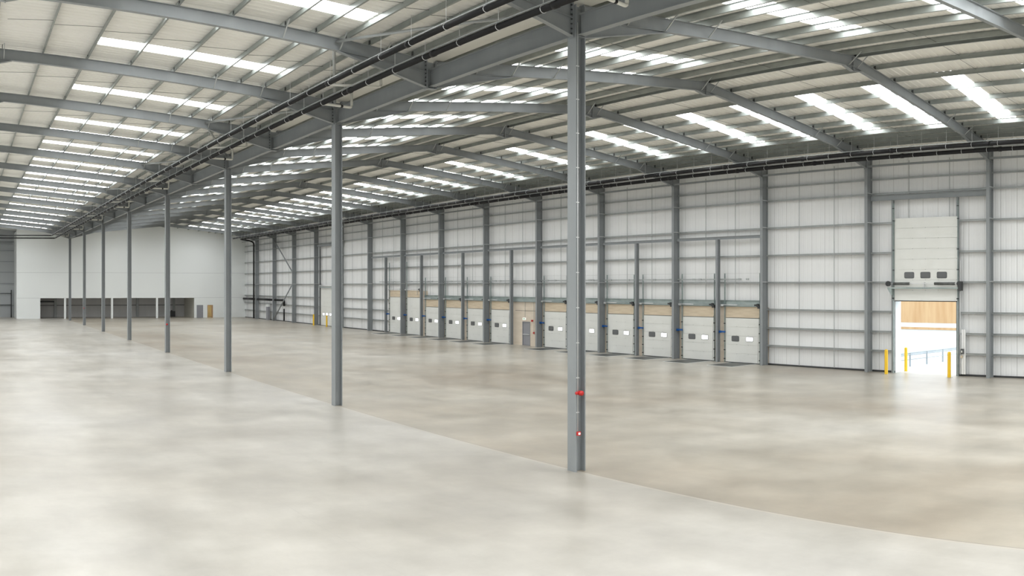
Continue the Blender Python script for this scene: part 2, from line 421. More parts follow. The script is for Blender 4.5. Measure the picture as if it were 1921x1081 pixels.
# ---------------------------------------------------------------- centre row: columns, valley beams, gutter, bracing
def isec_col(cx, h, dx, wy, tf=.03, tw=.018, z0=0):
    mb = MB()
    mb.box(cx - dx / 2, cx - dx / 2 + tf, -wy / 2, wy / 2, z0, h); mb.box(cx + dx / 2 - tf, cx + dx / 2, -wy / 2, wy / 2, z0, h)
    mb.box(cx - dx / 2 + tf, cx + dx / 2 - tf, -tw / 2, tw / 2, z0, h)
    return mb
colm = isec_col(D, ztop(D, XR) - .03, .356, .368).mesh('steel_column', M['steel'])
stf = MB()
for s in (-1, 1): stf.box(D - .148, D + .148, min(s * .009, s * .184), max(s * .009, s * .184), ZH - .02, ZH)
stfm = stf.mesh('stiffener_plate', M['steel'])
base = MB().box(D - .25, D + .25, -.25, .25, 0, .012).mesh('base_plate', M['steel'])
near = ['nearest', 'second nearest', 'third nearest', 'fourth nearest', 'fifth nearest', 'sixth nearest', 'seventh nearest', 'farthest']
for i in range(-2, 8):
    c_ = inst('steel_column', colm, None, (0, fy(2 * i), 0))
    tag(c_, 'tall grey steel column standing in the open hall, %s of the centre row' % (near[i] if i >= 0 else 'number %d behind the camera' % -i), 'column')
    inst('stiffener_plate', stfm, c_)
vb = MB(); hh = .65; zb = ZH + .02
L_ = 16 - .39
vb.box(D - .115, D + .115, 0, L_, zb, zb + .02); vb.box(D - .115, D + .115, 0, L_, zb + hh - .02, zb + hh); vb.box(D - .006, D + .006, 0, L_, zb + .02, zb + hh - .02)
vbm = vb.mesh('valley_beam', M['steel'])
stub = isec_col(D, ztop(D, XR) - .03, .356, .2, .02, .014, ZH - .04).mesh('beam_stub', M['steel'])
seat = MB().box(D - .178, D + .178, -.13, .13, ZH - .055, ZH - .04).mesh('seat_plate', M['steel'])
for i in range(-2, 7):
    b_ = inst('valley_beam', vbm, None, (0, fy(2 * i) + .195, 0))
    tag(b_, 'deep grey steel beam carrying the valley between centre columns, %s span' % (ORD[i] + ' full' if i >= 0 else 'behind camera number %d' % -i), 'beam')
    inst('beam_stub', stub, b_, (0, 8 - .195, 0)); inst('seat_plate', seat, b_, (0, 8 - .195, 0))
g = MB()
g.box(D - .5, D + .5, YB, YO - .05, ztop(D, XR) + .07, ztop(D, XR) + .085)
for s in (-1, 1): g.box(*sorted((D + s * .5, D + s * .485)), YB, YO - .05, ztop(D, XR) + .07, ztop(D, XR) + .27)
tag(g.build('valley_gutter', M['pale']), 'long pale valley gutter running above the centre column row', 'gutter')
for k in range(1, 14, 2):
    for s in (-1, 1):
        xe = D - .2; xs = 12.1
        o = MB().tube([(xs, .12 * s, ztop(xs, XL) - .16), (xe, s * 7.78, 13.30)], .055, 10).build('bracing_tube', M['rail'], None, True, (0, fy(k), 0))
        tag(o, 'round steel bracing tube from a left rafter to the centre row, bay %s %s' % (ORD[k], 'near side' if s < 0 else 'far side'), 'bracing')

# black siphonic drain pipes with rails and hangers
def ring(r, rod):
    mb = MB(); pts = []
    for i in range(13):
        t = PI * 2 * i / 12; pts.append(((r + .012) * math.cos(t), 0, (r + .012) * math.sin(t)))
    mb.tube(pts, .010, 5, False)
    mb.tube([(0, 0, r + .01), (0, 0, r + rod)], .008, 5)
    return mb
def drain(name_, x, z, y0, y1, r, step, label, path=None, rod=True, first=None, railz=.13):
    pts = path or [(x, y0, z), (x, y1, z)]
    p = MB().tube(bend(pts, .35) if len(pts) > 2 else pts, r, 14).build('drain_pipe', M['pipe'], None, True)
    tag(p, label, 'pipe')
    MB().box(x - .02, x + .02, y0, y1, z + r + .03, z + r + .07).build('support_rail', M['rail'], p)
    rm = ring(r, ztop(x) - z - r).mesh('pipe_bracket', M['bracket'], True)
    yy = first if first is not None else y0 + .5
    n = 0
    while yy < y1 - .3 and n < 95:
        inst('pipe_bracket', rm, p, (x, yy, z))
        yy += step; n += 1
    cpl = MB().tube([(x, -.09, z), (x, .09, z)], r + .018, 14).mesh('pipe_coupling', M['pipe'], True)
    yy = y0 + 3
    while yy < y1:
        inst('pipe_coupling', cpl, p, (0, yy, 0)); yy += 6
    return p
drain('A', 13.85, 12.71, 2, 133.5, .098, 2.0, 'black drain pipe hung close beside the centre row beams', [(13.85, 2, 12.71), (13.85, 133.5, 12.71), (XLW + .5, 133.5, 12.71)], True, 3.5)
drain('B', 12.95, 12.89, 2, 129.5, .09, 2.0, 'black drain pipe hung left of the one beside the centre beams', [(12.95, 2, 12.89), (12.95, 129.5, 12.89), (XLW + .5, 129.5, 12.89)], True, 2.8)
drain('C', 42.3, 12.89, 2, 132.0, .12, 1.5, 'upper black drain pipe along the top of the dock wall', None, True, 3.1)
drain('D', 43.6, 12.78, 2, 132.3, .12, 1.5, 'lower black drain pipe along the dock wall with a downpipe in the far corner',
      [(43.6, 2, 12.78), (43.6, 132.3, 12.78), (45.2, 132.3, 12.6), (45.9, 132.3, 12.3), (45.9, 132.3, .0)], True, 2.75)
# pale outlet pipes by each centre column
op = MB().tube(bend([(13.85, 0, 12.71), (15.30, .25, 12.71), (15.30, .25, 13.50)], .12), .055, 12).mesh('outlet_pipe', M['pale'], True)
op2 = MB().tube(bend([(12.95, 0, 12.91), (15.30, 0, 13.05), (15.30, 0, 13.50)], .12), .05, 12).mesh('outlet_pipe', M['pale'], True)
cp = MB().tube([(14.75, .155, 12.71), (14.85, .17, 12.71)], .066, 12).mesh('coupling', M['pipe'], True)
for i in range(8):
    o = inst('outlet_pipe', op, None, (0, fy(2 * i) - 2.85, 0)); inst('coupling', cp, o)
    tag(o, 'pale bent outlet pipe joining gutter and near black drain, beside the %s centre column' % near[i], 'pipe')
    o = inst('outlet_pipe', op2, None, (0, fy(2 * i) - 5.2, 0))
    tag(o, 'pale outlet pipe joining gutter and left black drain, before the %s centre column' % near[i], 'pipe')

# fire alarm set on the nearest column
yc = fy(0); xf = D - .178
cx_, cyy = xf + .055, yc - .184
o = MB().tube([(cx_, cyy - .012, 1.2), (cx_, cyy - .012, 12.9)], .012, 8).build('alarm_conduit', M['bracket'], None, True)
tag(o, 'thin pale conduit running up the nearest centre column', 'conduit')
cm = MB().box(-.05, .05, -.006, .010, -.012, .012).mesh('conduit_clip', M['bracket'])
for z in [1.73 + .985 * j for j in range(11)]: inst('conduit_clip', cm, o, (cx_, cyy - .012, z))
e = empty('fire_alarm_sounder', (cx_ + .06, cyy, 2.28), 'round red fire alarm sounder on the nearest column, above the call point', 'fire alarm')
MB().tube([(0, .16, 0), (0, -.02, 0)], .065, 20).build('sounder_base', M['red'], e, True)
MB().tube([(0, -.02, 0), (0, -.05, 0), (0, -.10, 0), (0, -.125, 0)], .07, 20).build('sounder_bell', M['red'], e, True)
MB().tube([(-.06, -.005, 0), (-.12, -.01, 0)], .045, 12).build('sounder_horn', M['red'], e, True)
e = empty('call_point', (cx_, cyy - .02, 1.13), 'small red break glass call point low on the nearest column', 'call point')
e = MB().box(-.055, .055, -.06, .0, -.055, .055).build('call_point_box', M['red'], e)
MB().box(-.035, .035, -.065, -.058, -.03, .03).build('glass_cover', M['exit'], e)
for i, z in ((3, 2.25), (6, 2.3)):
    y_ = fy(2 * i) - .184
    o = MB().tube([(0, .0, 0), (0, -.05, 0), (0, -.10, 0)], .07, 14).build('fire_alarm_sounder', M['red'], None, True, (D - .09, y_, z))
    tag(o, 'tiny red alarm sounder on the %s centre column' % near[i], 'fire alarm')

# ---------------------------------------------------------------- dock wall (right side)
Y1o, Y2o = 20.70, 24.80          # open door
YD0, YD1 = fy(2), fy(8) + 4.0    # dock range
LD0, LD1 = 101.4, 105.6          # closed level door
def wfn(z, y, d): return (XW + d, y, z)
ZT = ztop(XW, XR) + SH + .03
DOCKTOP = 4.2
TALL0 = fy(7) + 4.0
def wspans(ym):
    if Y1o < ym < Y2o: return [(4.45, ZT)]
    if LD0 < ym < LD1: return [(4.95, ZT)]
    if YD0 < ym < TALL0: return [(3.8, ZT)]
    if TALL0 <= ym < YD1: return [(4.75, ZT)]
    return [(0, ZT)]
o = ribbed(wfn, YB, YE, wspans, .333, .012).build('wall_right', M['liner']); struct(o)
struct(MB().box(XW + .12, XW + .35, YB, Y1o, 0, ZT + .3).box(XW + .12, XW + .35, Y2o, YE, 0, ZT + .3).box(XW + .12, XW + .35, Y1o, Y2o, 4.45, ZT + .3)
       .build('wall_right', M['greyclad']))
# open door reveals
struct(MB().box(46.15, 46.85, Y2o - .01, Y2o + .02, 0, 4.5).box(46.15, 46.85, Y1o - .02, Y1o + .01, 0, 4.5).box(46.15, 46.85, Y1o, Y2o, 4.45, 4.48)
       .build('trim_3', M['white']))
# dark base line
bb = MB()
for a, b in ((YB, Y1o), (Y2o, YD0), (YD1, LD0), (LD1, YO)): bb.box(46.16, XW + .02, a, b, 0, .10)
struct(bb.build('baseboard_right', M['darksteel']))
# precast concrete dock wall
DOORS = []           # (yc, tall)
for k in range(2, 8):
    if k == 5: DOORS.append((fy(k) + 6.05, False))
    elif k == 7: DOORS += [(fy(k) + 2.05, False), (fy(k) + 6.05, True)]
    else: DOORS += [(fy(k) + 2.05, False), (fy(k) + 6.05, False)]
DOORS.append((fy(8) + 2.05, True))
# person door sits in the near half of bay 5 -> concrete stays there
cw = MB(); segs = []
ys = [YD0 + .0]
for yc_, t in DOORS: ys += [yc_ - 1.46, yc_ + 1.46]
ys.append(YD1)
PD0, PD1 = 60.20, 61.32
for a, b in zip(ys[0::2], ys[1::2]):
    top = 4.75 if a > TALL0 - 2.6 and b > TALL0 + .5 else 3.85
    if a < PD0 < b:
        cw.box(46.18, XW + .1, a, PD0, 0, top); cw.box(46.18, XW + .1, PD1, b, 0, top); cw.box(46.18, XW + .1, PD0, PD1, 2.12, top)
    else: cw.box(46.18, XW + .1, a, b, 0, top)
struct(cw.build('wall_dock', M['beige']))
jl = MB()
jl.box(46.17, 46.19, fy(5) + .3, fy(5) + 3.9, 3.07, 3.10)
struct(jl.build('trim_4', M['joint']))
# doors
def leaf_mesh(w_, z0, z1, n, t=.05):
    mb = MB(); h = (z1 - z0) / n
    for i in range(n):
        a = z0 + i * h; b = a + h
        mb.box(-.012, t, -w_, w_, a + .010, b - .010)
        mb.box(.012, t, -w_, w_, a - .010 if i else a, a + .010)
    return mb
def rrect(cy_, cz, w_, h, r, n=4):
    pts = []
    for (sx, sz, t0) in ((1, 1, 0), (-1, 1, 90), (-1, -1, 180), (1, -1, 270)):
        for i in range(n + 1):
            t = math.radians(t0 + 90 * i / n); pts.append((cy_ + sx * (w_ - r) + r * math.cos(t), cz + sz * (h - r) + r * math.sin(t)))
    return pts
def vision(w_=.33, h=.19):
    fr = MB().prism(rrect(0, 0, w_, h, .08), -.028, -.010, lambda u, v, t: (t, u, v)).mesh('window_frame', M['frame'])
    return fr
VF = vision(); PD_ = MB().prism(rrect(0, 0, .28, .14, .05), -.033, -.026, lambda u, v, t: (t, u, v))
VD = PD_.mesh('window_pane', M['darkpane']); VL = PD_.mesh('window_pane', M['lit'])
VFB = vision(.31, .17)
def fixings(rows, cols):
    mb = MB()
    for z in rows:
        for y in cols: mb.box(-.022, -.012, y - .02, y + .02, z - .015, z + .015)
    return mb
def track(zt):
    mb = MB().box(-.05, .0, -.03, .03, 0, zt).box(-.09, -.05, -.005, .005, 0, zt)
    return mb
def rollers(zt):
    mb = MB(); z = .25
    while z < zt - .1:
        mb.box(-.10, -.02, -.05, .05, z - .035, z + .035); z += .61
    return mb
def make_door(tall):
    zt = 4.02 if tall else 3.08; top = 4.78 if tall else 3.86; tr = 8.2 if tall else 6.15
    if tall: tr = 7.9
    e = empty('door')
    leaf_mesh(1.48, .04, zt, 7 if tall else 5).build('leaf', M['door'], e)
    MB().box(-.02, .05, -1.48, 1.48, 0, .045).build('bottom_seal', M['darksteel'], e)
    for y, pm, fm in ((.62, VD, VF), (-.62, VL, VFB)):
        f = inst('window_frame', fm, e, (0, y, 1.66)); inst('window_pane', pm, f)
    fixings([.62, 1.25, 1.9, 2.5] if not tall else [.62, 1.25, 1.9, 2.5, 3.1], [-.5, .5]).build('panel_fixings', M['rail'], e)
    MB().box(.015, .10, -1.46, 1.46, zt + .03, top).build('header_board', M['timber'], e)
    MB().box(-.008, .03, -1.48, 1.48, zt, zt + .03).build('header_trim', M['joint'], e)
    for s in (-1, 1):
        t_ = track(tr).build('track', M['greensteel'], e, False, (-.02, s * 1.53, 0))
        rollers(zt).build('roller_brackets', M['darksteel'], t_, False)
    zs = top + .12
    MB().tube([(-.16, .35, zs), (-.16, 1.62, zs)], .035, 10).build('spring_shaft', M['bracket'], e, True)
    MB().tube([(-.14, -1.5, zs + .01), (-.14, 1.6, zs + .01)], .014, 8).build('shaft', M['rail'], e, True)
    h = MB().tube([(-.2, -1.40, zs), (-.06, -1.40, zs)], .11, 12).box(-.24, -.06, -1.62, -1.45, zs - .22, zs - .02).box(-.2, -.08, -1.4, -1.15, zs - .05, zs + .06)
    h.build('chain_hoist', M['darksteel'], e)
    MB().box(-.2, .02, 1.56, 1.78, zs - .09, zs + .04).build('shaft_bracket', M['bracket'], e)
    MB().tube([(-.07, -1.36, .1), (-.09, -1.40, 1.2), (-.08, -1.47, 3.2 if not tall else 4)], .008, 5).build('hand_chain', M['darksteel'], e)
    MB().tube([(-.05, -1.53, tr - .01), (-.05, 1.53, tr - .01)], .005, 4).build('top_wire', M['rail'], e)
    return e
protoS = make_door(False); protoT = make_door(True)
usedS = usedT = False
nd = 0
dn = ['nearest the open door', 'second from the open door', 'third from the open door', 'fourth from the open door', 'fifth from the open door', 'sixth from the open door',
      'just left of the personnel door', 'eighth from the open door', 'ninth from the open door', 'tenth from the open door', 'the nearer of the tall pair', 'the farther of the tall pair']
for i, (yc_, tall) in enumerate(DOORS):
    if tall: o = protoT if not usedT else copy_tree(protoT); usedT = True
    else: o = protoS if not usedS else copy_tree(protoS); usedS = True
    nd += 1; o.name = 'door_%d' % nd; o.location = (46.10, yc_, 0)
    struct(o, 'white sectional dock door with two small windows, %s' % dn[i])
# blue bars, leveller plates
bbm = MB().box(-.28, -.16, -.26, .26, -.055, .055).mesh('blue_marker_bar', M['blue'])
bend_m = MB().box(-.30, -.12, .14, .24, -.09, .07).mesh('bracket', M['blue'])
for i, (yc_, tall) in enumerate(DOORS):
    o = inst('blue_marker_bar', bbm, None, (46.13, yc_ + 1.66, 2.12)); inst('mounting_clip', bend_m, o)
    tag(o, 'blue bar at the left side of dock door %s' % dn[i], 'bracket')
lp = MB().box(-2.60, -.06, -1.02, 1.02, .004, .012).mesh('dock_leveller', M['plate'])
lpe = MB().box(-2.68, -.06, 1.02, 1.10, .002, .010).box(-2.68, -.06, -1.10, -1.02, .002, .010).box(-2.68, -2.60, -1.02, 1.02, .002, .010).mesh('leveller_edge', M['white'])
for i, (yc_, tall) in enumerate(DOORS):
    o = inst('dock_leveller', lp, None, (46.10, yc_ - .12, 0)); inst('leveller_edge', lpe, o)
    tag(o, 'dark dock leveller plate before dock door %s' % dn[i], 'dock leveller')

# wall columns
wcm = isec_col(0, ztop(WC, XR) - .0, .60, .21, .018, .012)
wcm2 = wcm.mesh('wall_column', M['steel'])
wst = MB()
for s in (-1, 1): wst.box(-.282, .282, min(s * .006, s * .1), max(s * .006, s * .1), ZH, ZH + .016)
wst = wst.mesh('stiffener_plate', M['steel'])
stay = MB().box(-.28, .34, -.12, -.085, -.02, .015).mesh('flange_stay', M['bracket'])
for k in range(-4, 16):
    o = inst('wall_column', wcm2, None, (WC + .30, fy(k), 0)); inst('stiffener_plate', wst, o)
    for z_ in (5.55, 9.17, 10.98): inst('flange_stay', stay, o, (0, 0, z_))
    if k == 0: lb = 'grey steel wall column immediately right of the open door'
    elif k < 0: lb = 'grey steel wall column, %s to the right of the open door' % ORD[-k]
    else: lb = 'grey steel wall column, %s to the left of the open door' % ORD[k - 1]
    tag(o, lb, 'column')
# intermediate posts with head beams
bays_p = [2, 3, 4, 5, 6, 7, 8]
pm = isec_col(0, 8.5, .30, .18, .012, .010).mesh('door_post', M['steel'])
hb = MB().box(-.07, .07, .11, 7.89, 8.5, 8.52).box(-.07, .07, .11, 7.89, 8.68, 8.70).box(-.006, .006, .11, 7.89, 8.52, 8.68).mesh('head_beam', M['steel'])
chm = MB().box(-.02, .0, .12, 7.88, 3.87, 4.30).box(-.10, .0, .12, 7.88, 4.28, 4.30).box(-.10, .0, .12, 7.88, 3.87, 3.89).mesh('channel_beam', M['greensteel'])
for j, k in enumerate(bays_p):
    nb = '%s dock bay from the open door' % ORD[j]
    tag(inst('door_post', pm, None, (WC + .15 + .15, fy(k) + 4.0, 0)), 'slim grey steel post between wall columns in the %s' % nb, 'post')
    tag(inst('head_beam', hb, None, (WC + .36, fy(k), 0)), 'grey steel head beam between wall columns in the %s' % nb, 'beam')
    if k < 7: tag(inst('channel_beam', chm, None, (46.12, fy(k), 0)), 'galvanised channel above the dock doors in the %s' % nb, 'beam')
o = MB().box(-.02, 0, .12, 3.88, 3.87, 4.30).box(-.10, 0, .12, 3.88, 4.28, 4.30).box(-.10, .0, .12, 3.88, 3.87, 3.89).build('channel_beam', M['greensteel'], None, False, (46.12, fy(7), 0))
tag(o, 'short galvanised channel above the last low dock door', 'beam')
# head beams of the two level doors
for k, lb in ((0, 'above the open door'), (10, 'above the far closed level door')):
    o = MB().box(-.08, .08, .11, 7.89, 10.5, 10.52).box(-.08, .08, .11, 7.89, 10.78, 10.80).box(-.006, .006, .11, 7.89, 10.52, 10.78).build('head_beam', M['steel'], None, False, (WC + .40, fy(k), 0))
    tag(o, 'grey steel head beam between wall columns %s' % lb, 'beam')
for y_, lb in ((Y1o - .10, 'right of the open door'), (Y2o + .10, 'left of the open door'), (LD0 - .1, 'right of the far level door'), (LD1 + .1, 'left of the far level door')):
    o = isec_col(0, 10.5, .16, .12, .01, .008).build('door_post', M['steel'], None, False, (46.02, y_, 0))
    tag(o, 'slim grey steel jamb post %s' % lb, 'post')
# eaves tie, girts
ZG = [1.35, 2.53, 3.76, 5.55, 7.35, 9.17, 10.98, 11.89]
def girt(y0, y1, z): return MB().box(46.08, 46.085, y0, y1, z - .10, z + .0).box(46.08, 46.28, y0, y1, z, z + .006).box(46.045, 46.085, y0, y1, z - .10, z - .095).box(46.04, 46.08, y0, y1, z - .004, z + .004)
gn = ['lowest', 'second lowest', 'third lowest', 'fourth', 'fifth', 'sixth', 'seventh', 'top']
for zi, z in enumerate(ZG):
    if zi < 3: sg_ = [(YB, Y1o - .2, 'right of the open door'), (Y2o + .2, YD0, 'between the open door and the docks'), (YD1, LD0 - .2, 'between docks and far level door'), (LD1 + .2, YO, 'in the far corner')]
    elif z < 9.5: sg_ = [(YB, Y1o - .2, 'right of the open door'), (Y2o + .2, LD0 - .2 if zi == 3 else YO, 'running left from the open door')] + ([(LD1 + .2, YO, 'in the far corner')] if zi == 3 else [])
    else: sg_ = [(YB, YO, 'along the whole dock wall')]
    for a, b, pl_ in sg_:
        tag(girt(a, b, z).build('side_rail', M['rail']), '%s horizontal galvanised rail on the white wall %s' % (gn[zi], pl_), 'wall rail')
for k in range(-4, 15):
    o = MB().box(45.52, 45.62, .11, 7.89 if k < 14 else 6.9, 12.56, 12.68).build('eaves_tie', M['steel'], None, False, (0, fy(k), 0))
    tag(o, 'grey eaves tie beam between wall column heads, bay %s' % (ORD[k + 4]), 'beam')
# vertical rail struts at third points
for k in range(-1, 15):
    for j, t in enumerate((2.65, 5.33)):
        y_ = fy(k) + t; z0 = 0.1
        if 2 <= k <= 7: z0 = 4.3
        if k == 8 and j == 0: z0 = 4.8
        if k == 0: z0 = 9.3 if j == 0 else 9.3
        if k == 10 and Y1o and LD0 < y_ < LD1: z0 = 5.2
        if y_ > YO: continue
        mb = MB().box(46.05, 46.07, y_ - .022, y_ + .022, z0, 12.9)
        o = mb.build('rail_strut', M['rail'])
        tag(o, 'thin vertical wall strut, %s one in the %s' % ('right' if j == 0 else 'left',
            {-1: 'bay at the right photo edge', 0: 'bay of the open door'}.get(k, '%s bay left of the open door' % ORD[k - 1])), 'strut')
# cable tray on docks
o = MB().box(46.0, 46.07, fy(2) + 2.3, fy(8) + 6.0, 5.70, 5.78).build('conduit_run', M['rail']); tag(o, 'long horizontal cable conduit above the dock doors', 'conduit')
random.seed(3)
jm = MB().box(-.06, .0, -.12, .12, -.06, .06).mesh('junction_box', M['rail'])
for j, (yc_, t) in enumerate(DOORS):
    inst('junction_box', jm, o, (46.0, yc_ + random.uniform(-1, 1), 5.74))
    inst('junction_box', jm, o, (46.0, yc_ + random.uniform(-1.6, 1.6), 5.74))

# personnel door with exit sign
e = empty('door_13', (46.18, (PD0 + PD1) / 2, 0)); struct(e, 'grey personnel door with push bar in the beige concrete panel')
w2 = (PD1 - PD0) / 2
MB().box(-.03, .05, -w2, -w2 + .06, 0, 2.12).box(-.03, .05, w2 - .06, w2, 0, 2.12).box(-.03, .05, -w2 + .06, w2 - .06, 2.06, 2.12).build('door_frame', M['greydoor'], e)
MB().box(.02, .07, -w2 + .06, w2 - .06, 0.01, 2.06).build('door_leaf', M['greydoor'], e)
MB().box(-.05, .0, -w2 + .1, w2 - .1, .96, 1.01).build('push_bar', M['bracket'], e)
e = empty('exit_sign', (46.10, 60.95, 2.30), 'small lit white exit sign above the grey personnel door', 'sign')
e = MB().box(-.03, .03, -.22, .22, -.05, .17).build('sign_body', M['exit'], e)
MB().box(-.034, -.031, -.10, .10, .03, .10).build('sign_panel', M['green'], e)
o = MB().tube([(46.14, 60.90, 2.4), (46.14, 60.90, 5.7)], .012, 6).build('sign_conduit', M['rail']); tag(o, 'thin conduit dropping to the exit sign', 'conduit')
o = MB().tube([(46.14, 59.62, 1.2), (46.14, 59.62, 5.7)], .012, 6).build('alarm_conduit', M['rail']); tag(o, 'thin conduit right of the exit sign', 'conduit')
o = MB().box(46.06, 46.16, 59.75, 59.93, 2.15, 2.30).build('fire_alarm_sounder', M['red']); tag(o, 'small red alarm box right of the exit sign', 'fire alarm')
o = MB().box(46.08, 46.16, 59.55, 59.69, 1.1, 1.24).build('call_point', M['red']); tag(o, 'small red call point right of the grey personnel door', 'call point')

# open level door
def level_door(nm, y0, y1, zb, zt, xl, n, wz, panes, lab):
    e = empty(nm, (xl, (y0 + y1) / 2, 0)); struct(e, lab); w_ = (y1 - y0) / 2
    leaf_mesh(w_, zb, zt, n).build('leaf', M['door'], e)
    MB().box(-.02, .05, -w_, w_, zb - .045, zb).build('bottom_seal', M['darksteel'], e)
    for y, p_ in zip((1.08, 0, -1.08), panes):
        f = inst('window_frame', VF, e, (0, y, wz)); inst('window_pane', p_, f)
    h = (zt - zb) / n
    fixings([zb + h * i for i in range(1, n)], [-.85, 0, .85]).build('panel_fixings', M['rail'], e)
    return e
e = level_door('door_14', 20.58, 24.72, 4.40, 9.38, 45.93, 8, 5.93, (VD, VD, VD), 'raised white sectional door leaf with three dark windows above the open doorway')
# ^ parts: tracks, springs, shaft
for s in (-1, 1):
    t_ = MB().box(-.06, .0, -.03, .03, 0, 10.3).box(-.12, -.06, -.006, .006, 4.4, 10.3).build('track', M['greensteel'], e, False, (-.02, s * 2.13, 0))
    MB().box(-.12, -.02, -.05, .05, 4.5, 4.58).box(-.12, -.02, -.05, .05, 9.95, 10.0).box(-.12, -.02, -.08, .03, 9.2, 9.25).box(-.1, -.02, -.05, .05, 6.2, 6.28).box(-.1, -.02, -.05, .05, 7.4, 7.48).build('roller_brackets', M['darksteel'], t_)
MB().box(-.30, -.20, -2.35, 2.42, 5.12, 5.20).build('shaft_beam', M['greensteel'], e)
MB().tube([(-.27, .95, 5.42), (-.27, 2.02, 5.42)], .085, 16).build('torsion_spring', M['plate'], e, True)
MB().tube([(-.27, -2.02, 5.42), (-.27, -.72, 5.42)], .085, 16).build('torsion_spring', M['plate'], e, True)
MB().tube([(-.27, -2.35, 5.42), (-.27, 2.45, 5.42)], .02, 8).build('shaft', M['bracket'], e, True)
MB().box(-.30, -.05, -.03, .0, 5.15, 5.5).build('centre_bracket', M['bracket'], e)
MB().tube([(-.33, 2.38, 5.42), (-.22, 2.38, 5.42)], .16, 16).tube([(-.33, -2.3, 5.42), (-.22, -2.3, 5.42)], .14, 16).build('cable_drum', M['darksteel'], e)
MB().poly([(-.30, 2.15, 5.12), (-.30, 2.42, 5.12), (-.30, 2.15, 4.7), (-.05, 2.15, 5.12), (-.05, 2.42, 5.12), (-.05, 2.15, 4.7)], [(0, 1, 2), (3, 4, 5), (0, 1, 4, 3), (1, 2, 5, 4), (0, 2, 5, 3)]).build('gusset', M['greensteel'], e)
MB().box(-.32, -.05, -2.45, -2.25, 5.0, 5.55).build('motor', M['darksteel'], e)
e2 = level_door('door_15', LD0, LD1, .05, 5.0, 46.10, 8, 1.55, (VL, VL, VL), 'far closed white level access door with yellow bollards before it')
for s in (-1, 1): MB().box(-.06, .0, -.03, .03, 0, 10.2).build('track', M['darksteel'], e2, False, (-.02, s * 2.14, 0))
MB().tube([(-.2, -2.1, 5.3), (-.2, 2.1, 5.3)], .09, 12).build('torsion_spring', M['bracket'], e2, True)
MB().box(-.25, -.15, -2.2, 2.2, 5.05, 5.15).build('shaft_beam', M['greensteel'], e2)
# control box and trunking
e = empty('door_control_box', (46.0, 20.22, 0), 'black door control box on a pale trunking right of the open door', 'control box')
MB().box(-.02, .06, -.13, .13, .12, 2.75).build('trunking', M['liner'], e)
e = MB().box(-.14, -.02, -.05, .14, 1.32, 1.62).build('box_body', M['frame'], e)
MB().box(-.15, -.14, .02, .08, 1.40, 1.52).build('button_panel', M['white'], e)
MB().box(-.10, -.02, .03, .14, 1.08, 1.22).build('red_switch', M['timber'], e)
o = MB().tube([(45.98, 20.42, 0.1), (45.98, 20.42, 6.8)], .025, 8).build('door_conduit', M['bracket']); tag(o, 'pale vertical conduit right of the open door', 'conduit')

# bollards
def bollard():
    mb = MB(); r = .105
    prof = [(r, 0), (r, 1.42), (r * .92, 1.47), (r * .6, 1.5)]
    n = 20
    for i in range(len(prof)):
        for j in range(n):
            t = 2 * PI * j / n; mb.v.append((prof[i][0] * math.cos(t), prof[i][0] * math.sin(t), prof[i][1]))
    for i in range(len(prof) - 1):
        for j in range(n): mb.f.append((i * n + j, i * n + (j + 1) % n, (i + 1) * n + (j + 1) % n, (i + 1) * n + j))
    mb.f.append(tuple((len(prof) - 1) * n + j for j in range(n))); mb.f.append(tuple(range(n))[::-1])
    return mb.mesh('bollard', M['yellow'], False)
bm_ = bollard()
bpl = MB().box(-.16, .16, -.16, .16, 0, .012).mesh('base_plate', M['rail'])
for x, y, z, lb in ((45.0, 24.80, 0, 'yellow bollard inside, left of the open doorway'), (47.3, 24.68, -.02, 'yellow bollard outside, seen through the left of the open doorway'),
                    (45.0, 20.68, 0, 'yellow bollard inside, in front of the right side of the open doorway'), (45.0, 105.5, 0, 'far yellow bollard left of the closed level door'),
                    (45.0, 101.2, 0, 'far yellow bollard in front of the closed level door')):
    o = inst('bollard', bm_, None, (x, y, z)); inst('base_plate', bpl, o); tag(o, lb, 'bollard')

# far corner: K bracing, insulated pipe, cabinet
for a, b, lb in (((WC + .1, 122.3, 12.3), (WC + .1, 114.7, 7.3), 'upper'), ((WC + .1, 114.7, 5.5), (WC + .1, 122.3, .15), 'lower')):
    o = MB().tube([a, b], .09, 12).build('wall_brace', M['steel'], None, True); tag(o, '%s diagonal steel tube brace on the far dock wall' % lb, 'bracing')
e = empty('insulated_pipe', (45.86, 118.6, 0), 'black insulated pipe run low in the far right corner', 'pipe')
MB().tube(bend([(0, fy(13) - 118.6 - .12, 3.15), (0, 0, 3.15), (0, 0, 2.3)], .3), .17, 12).build('pipe_run', M['pipe'], e, True)
for a_, b_ in ((fy(13) + .12, fy(14) - .12), (fy(14) + .12, YO - .1)):
    MB().tube([(0, a_ - 118.6, 3.15), (0, b_ - 118.6, 3.15)], .17, 12).build('pipe_run', M['pipe'], e, True)
MB().tube([(0, 0, 1.9), (0, 0, .15)], .12, 12).build('drop_leg', M['pipe'], e, True)
o = MB().box(45.6, 45.95, 124.9, 125.7, 0, 2.05).build('tall_cabinet', M['greydoor']); tag(o, 'tall narrow grey cabinet against the far dock wall', 'cabinet')
o = MB().box(45.6, 45.9, 125.0, 125.5, 2.05, 2.45).build('white_unit', M['white']); tag(o, 'small white unit on top of the tall grey cabinet', 'electrical unit')

